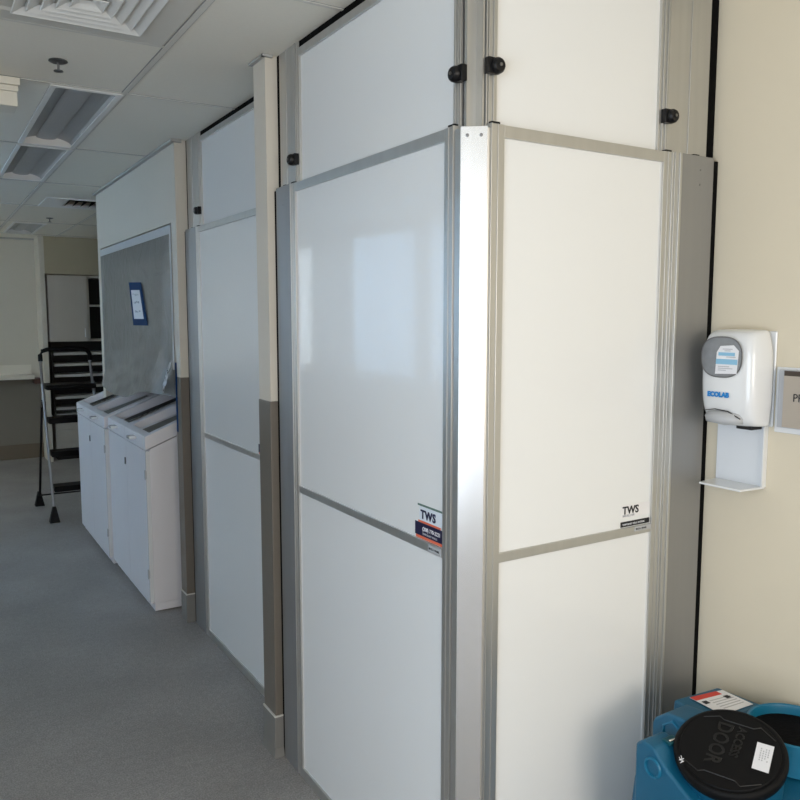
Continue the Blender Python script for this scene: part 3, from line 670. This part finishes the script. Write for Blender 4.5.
fixture(-.60, -.33, 1.895, 3.075, 'recessed ceiling light nearest the round sprinkler, unlit')
fixture(-.60, -.33, 3.115, 4.265, 'second recessed ceiling light, just beyond the nearest one, unlit')
fixture(-.60, -.33, -.9, .2, 'recessed ceiling light above and behind the picture edge, unlit')
fixture(-.27, .02, 6.85, 7.93, 'farthest recessed ceiling light, above the far beige cabinets')
# ceiling closure above the fixtures
struct('trim_12', TEEG, (-2.6, 1.9, -4.1, 8.6, ZC+.10, ZC+.12))
# square air diffuser
t = thing('air_diffuser', 'white square stepped-louvre air diffuser in the ceiling, upper left', 'air vent', (-.645, .945, ZC))
cx_, cy_ = -.645, .945
def ring(q, r0, z0, r1, z1):
    c = [(-1,-1),(1,-1),(1,1),(-1,1)]
    for i in range(4):
        a, b = c[i], c[(i+1) % 4]
        A = (cx_+a[0]*r0, cy_+a[1]*r0, z0); B = (cx_+b[0]*r0, cy_+b[1]*r0, z0); D = (cx_+b[0]*r1, cy_+b[1]*r1, z1); E_ = (cx_+a[0]*r1, cy_+a[1]*r1, z1)
        q.quad(A, B, D, E_)
q = MB(); ring(q, .298, ZC-.003, .215, ZC-.006); ring(q, .298, ZC-.003, .298, ZC-.0005); ring(q, .215, ZC-.006, .20, ZC-.0005); 
q.quad((cx_-.2, cy_-.2, ZC-.0008), (cx_+.2, cy_-.2, ZC-.0008), (cx_+.2, cy_+.2, ZC-.0008), (cx_-.2, cy_+.2, ZC-.0008))
q.build('face_plate', TEE, t)
cx_, cy_ = -.624, .960
for r in (.184, .149, .114, .079, .046):
    q = MB(); ring(q, r, ZC-.017, r-.003, ZC-.019); ring(q, r-.003, ZC-.019, r-.034, ZC-.003); ring(q, r, ZC-.017, r-.030, ZC-.0018); q.build('louvre_ring', WHITEM, t)
# sprinklers
def sprinkler(x, y, label):
    t = thing('fire_sprinkler', label, 'sprinkler', (x, y, ZC), 'ceiling sprinklers')
    MB().lathe([(0, 0), (.030, -.0005), (.032, -.004), (.024, -.008), (.012, -.010), (0, -.010)], (x, y, ZC-.0003), (0, 0, 1), 24).build('escutcheon', SCREWM, t, smooth=True)
    MB().tube([(x, y, ZC-.009), (x, y, ZC-.035)], .004).build('stem', SCREWM, t)
    MB().lathe([(0, 0), (.015, 0), (.016, -.003), (0, -.004)], (x, y, ZC-.035), (0, 0, 1), 16).build('deflector', SCREWM, t)
sprinkler(-.617, 1.585, 'dark fire sprinkler head beside the square air diffuser')
sprinkler(-.02, 6.35, 'small fire sprinkler head far back by the dark ceiling grille')
# far return grille
t = thing('return_grille', 'ceiling return grille with dark open slots, far back above the ladder', 'air vent', (.08, 5.26, ZC))
q = MB(); x0, x1, y0, y1 = -.215, .37, 5.0, 5.53
q.box(x0, x0+.16, y0, y1, ZC-.008, ZC+.01).box(x1-.04, x1, y0, y1, ZC-.008, ZC+.01).box(x0+.16, x1-.04, y0, y0+.03, ZC-.008, ZC+.01).box(x0+.16, x1-.04, y1-.12, y1, ZC-.008, ZC+.01)
q.build('frame', WHITEM, t)
box('duct', DARK, (x0+.002, x1-.002, y0+.002, y1-.002, ZC+.05, ZC+.09), t)
q = MB()
for i in range(6): x = x0+.18+i*.06; q.hexa(((x, y0+.03, ZC-.004), (x+.004, y0+.03, ZC-.004), (x+.004, y1-.12, ZC-.004), (x, y1-.12, ZC-.004)), ((x+.03, y0+.03, ZC+.04), (x+.034, y0+.03, ZC+.04), (x+.034, y1-.12, ZC+.04), (x+.03, y1-.12, ZC+.04)))
q.build('louvres', BLKM, t)
# stepped cream valance by the left picture edge
t = thing('curtain_valance', 'stepped cream valance box under the ceiling at the left picture edge', 'valance', (-1.0, 1.95, 2.43))
box('upper_moulding', CREAM, (-1.9, -.710, 1.862, 2.02, 2.500, ZC-.004), t, bevel=.003)
box('middle_moulding', CREAM, (-1.9, -.716, 1.870, 2.01, 2.478, 2.4995), t, bevel=.003)
box('box', CREAM, (-1.9, -.720, 1.876, 2.0, 2.425, 2.4775), t, bevel=.002)

# ================================================================ BLUE AIR MACHINE
t = thing('air_scrubber', 'blue moulded portable air machine with round black lid, on floor in the corner', 'air machine', (.6, -.5, 0))
# rotomoulded body: one mesh, several merged masses
q = MB()
q.hexa(((.385, -.86, .03), (.845, -.86, .03), (.845, -.14, .03), (.385, -.14, .03)), ((.385, -.86, .50), (.845, -.86, .56), (.845, -.13, .56), (.385, -.19, .50)))
# left shoulder block with ring
q.prism([(.367, -.206, .44), (.367, -.206, .596), (.367, -.224, .612), (.367, -.262, .609), (.367, -.305, .572), (.367, -.40, .52), (.367, -.86, .49), (.367, -.86, .40), (.367, -.24, .40)], (.085, 0, 0))
# chevron handle block
q.prism([(.490, -.152, .40), (.490, -.152, .590), (.490, -.160, .607), (.490, -.196, .636), (.490, -.255, .640), (.490, -.285, .56), (.490, -.285, .40)], (.085, 0, 0))
# label slab
q.hexa(((.585, -.29, .40), (.845, -.30, .40), (.845, -.125, .40), (.585, -.125, .40)), ((.590, -.27, .612), (.790, -.270, .606), (.775, -.136, .606), (.595, -.134, .616)))
b_ = q.build('body', BLUE, t, bevel=.007, seg=3, smooth=True)
# raised ring on the left shoulder
q = MB(); c = (.3665, -.262, .560)
q.lathe([(.019, 0), (.020, .004), (.024, .004), (.026, 0)], c, (-1, 0, 0), 28); q.build('moulded_ring', RIMB, t, smooth=True)
# chevron ridge on the handle block
q = MB(); q.tube([(.489, -.188, .56), (.489, -.190, .600), (.489, -.218, .621), (.489, -.250, .600)], .004, 6); q.build('moulded_ridge', RIMB, t, smooth=True)
# round lid, tilted
LC = Vector((.485, -.383, .631)); LN = Vector((-.355, -.137, .925)).normalized()
q = MB(); q.lathe([(0, -.030), (.116, -.030), (.123, -.029), (.1255, -.018), (.1255, -.008), (.122, -.003), (.117, -.0015), (.115, -.003), (.111, -.003), (.109, 0), (0, 0)], LC, LN, 64)
lid = q.build('lid', BLKM, t, smooth=True, label='round black lid')
q = MB(); q.lathe([(0, -.13), (.108, -.13), (.119, -.031), (0, -.031)], LC, LN, 48); q.build('lid_collar', BLUE, t, smooth=True)
# reading direction of the moulded lettering on the lid
rd = Vector((-.868, -.319, 0)); rd = (rd-LN*rd.dot(LN)).normalized(); tu = LN.cross(rd).normalized()
def onlid(a, b, h=.0): return LC+rd*a+tu*b+LN*h
EMB = mat('embossed_black', (.006, .006, .006), .35)
text('embossed_lettering', 'ACCESS', EMB, lid, onlid(-.072, .003, .0003), rd, tu, .027, .95, depth=.0012, bold=.0006)
text('embossed_lettering', 'DOOR', EMB, lid, onlid(-.072, -.042, .0003), rd, tu, .049, .86, depth=.0012, bold=.0008)
RIDGE = mat('lid_ridge', (.012, .012, .013), .35)
for sgn in (-1, 1):
    q = MB(); P_ = [onlid(sgn*.070, -.080, 0), onlid(sgn*.086, -.046, .0005), onlid(sgn*.079, -.034, .0005), onlid(sgn*.079, .034, .0005), onlid(sgn*.088, .048, .0005), onlid(sgn*.064, .086, 0)]
    q.tube(P_, .0012, 6); q.build('lid_ridge', RIDGE, lid)
def lidpix(px, py):
    d = fw+rt*((px-400)/782.46)+up*((400-py)/782.46); tt = (LC+LN*.0012-CAM).dot(LN)/d.dot(LN); return CAM+d*tt
c4l = [lidpix(757.5, 742), lidpix(774.5, 747), lidpix(768.5, 773.5), lidpix(751.5, 768)]
q = MB(); q.prism(c4l[::-1], LN*.0006); ls = q.build('label_sticker', PAPER, lid, label='small white printed label')
q = MB(); A = (c4l[1]-c4l[0]); B = (c4l[3]-c4l[0])
for i in range(4):
    for j in range(6):
        if random.random() < .8:
            u, v = .28+i*.15, .18+j*.085; p = c4l[0]+A*u+B*v+LN*.0008
            q.prism([p, p+A*.07, p+A*.07+B*.05, p+B*.05], LN*.0003)
q.build('small_print', PAPERG, ls)
q = MB()
for (x0_, y0_, x1_, y1_) in ((679, 757, 682, 762), (681, 755.5, 682.5, 761), (679, 760, 684, 758.5), (680, 763, 684, 761)):
    a, b = lidpix(x0_, y0_), lidpix(x1_, y1_); q.tube([a, b], .0008, 5)
q.build('white_mark', PAPER, lid)
# label on the slab (tilted top)
def pz(px, py, z): 
    d = fw+rt*((px-400)/782.46)+up*((400-py)/782.46); return CAM+d*((z-CAM.z)/d.z)
LBL = [Vector((.640, -.150, .6155)), Vector((.768, -.158, .6075)), Vector((.768, -.252, .6075)), Vector((.640, -.252, .6135))]
def lb(u, v, h=0): p = LBL[0].lerp(LBL[1], u).lerp(LBL[3].lerp(LBL[2], u), v); p.z += h; return p
q = MB(); q.prism([lb(0, 0), lb(0, 1), lb(1, 1), lb(1, 0)], (0, 0, .001)); wl = q.build('warning_label', PAPER, t, label='white warning label with red band')
q = MB(); q.prism([lb(0, 0, .0012), lb(0, .2, .0012), lb(.8, .2, .0012), lb(.8, 0, .0012)], (0, 0, .0004)); q.build('red_band', RED, wl)
for i in range(5):
    v = .34+i*.11; q = MB(); q.prism([lb(.25, v, .0012), lb(.25, v+.035, .0012), lb(.9, v+.035, .0012), lb(.9, v, .0012)], (0, 0, .0003)); q.build('small_print', PAPERG, wl)
for u, v in ((.06, .30), (.72, .30)):
    q = MB(); q.prism([lb(u, v, .0016), lb(u, v+.15, .0016), lb(u+.14, v+.15, .0016), lb(u+.14, v, .0016)], (0, 0, .0003)); q.build('black_symbol', INK, wl)
# second round opening with dark filter
OC = Vector((.746, -.385, .615))
q = MB(); q.lathe([(.105, -.04), (.105, -.004), (.107, .002), (.111, .004), (.115, .0), (.118, -.075)], OC, (0, 0, 1), 48); rim = q.build('outlet_rim', RIMB, t, smooth=True)
q = MB(); q.lathe([(0, -.022), (.1048, -.022)], OC, (0, 0, 1), 40); q.build('filter', mat('black_filter', (.004, .004, .005), .9, spec=.1, bump=1, bump_s=120, noise_s=90, noise_a=.6), t)
# latch between shoulder and lid
lt = Vector((.428, -.262, .618))
q = MB(); q.box(lt.x-.016, lt.x+.022, lt.y-.014, lt.y+.014, lt.z-.012, lt.z-.004); l = q.build('latch', mat('latch_teal', (.01, .10, .13), .3, metal=.4), t, bevel=.002)
q = MB(); q.tube([(lt.x-.012, lt.y-.004, lt.z-.003), (lt.x+.010, lt.y-.012, lt.z), (lt.x+.018, lt.y-.008, lt.z)], .003); q.build('latch_bail', CHROME, l, smooth=True)
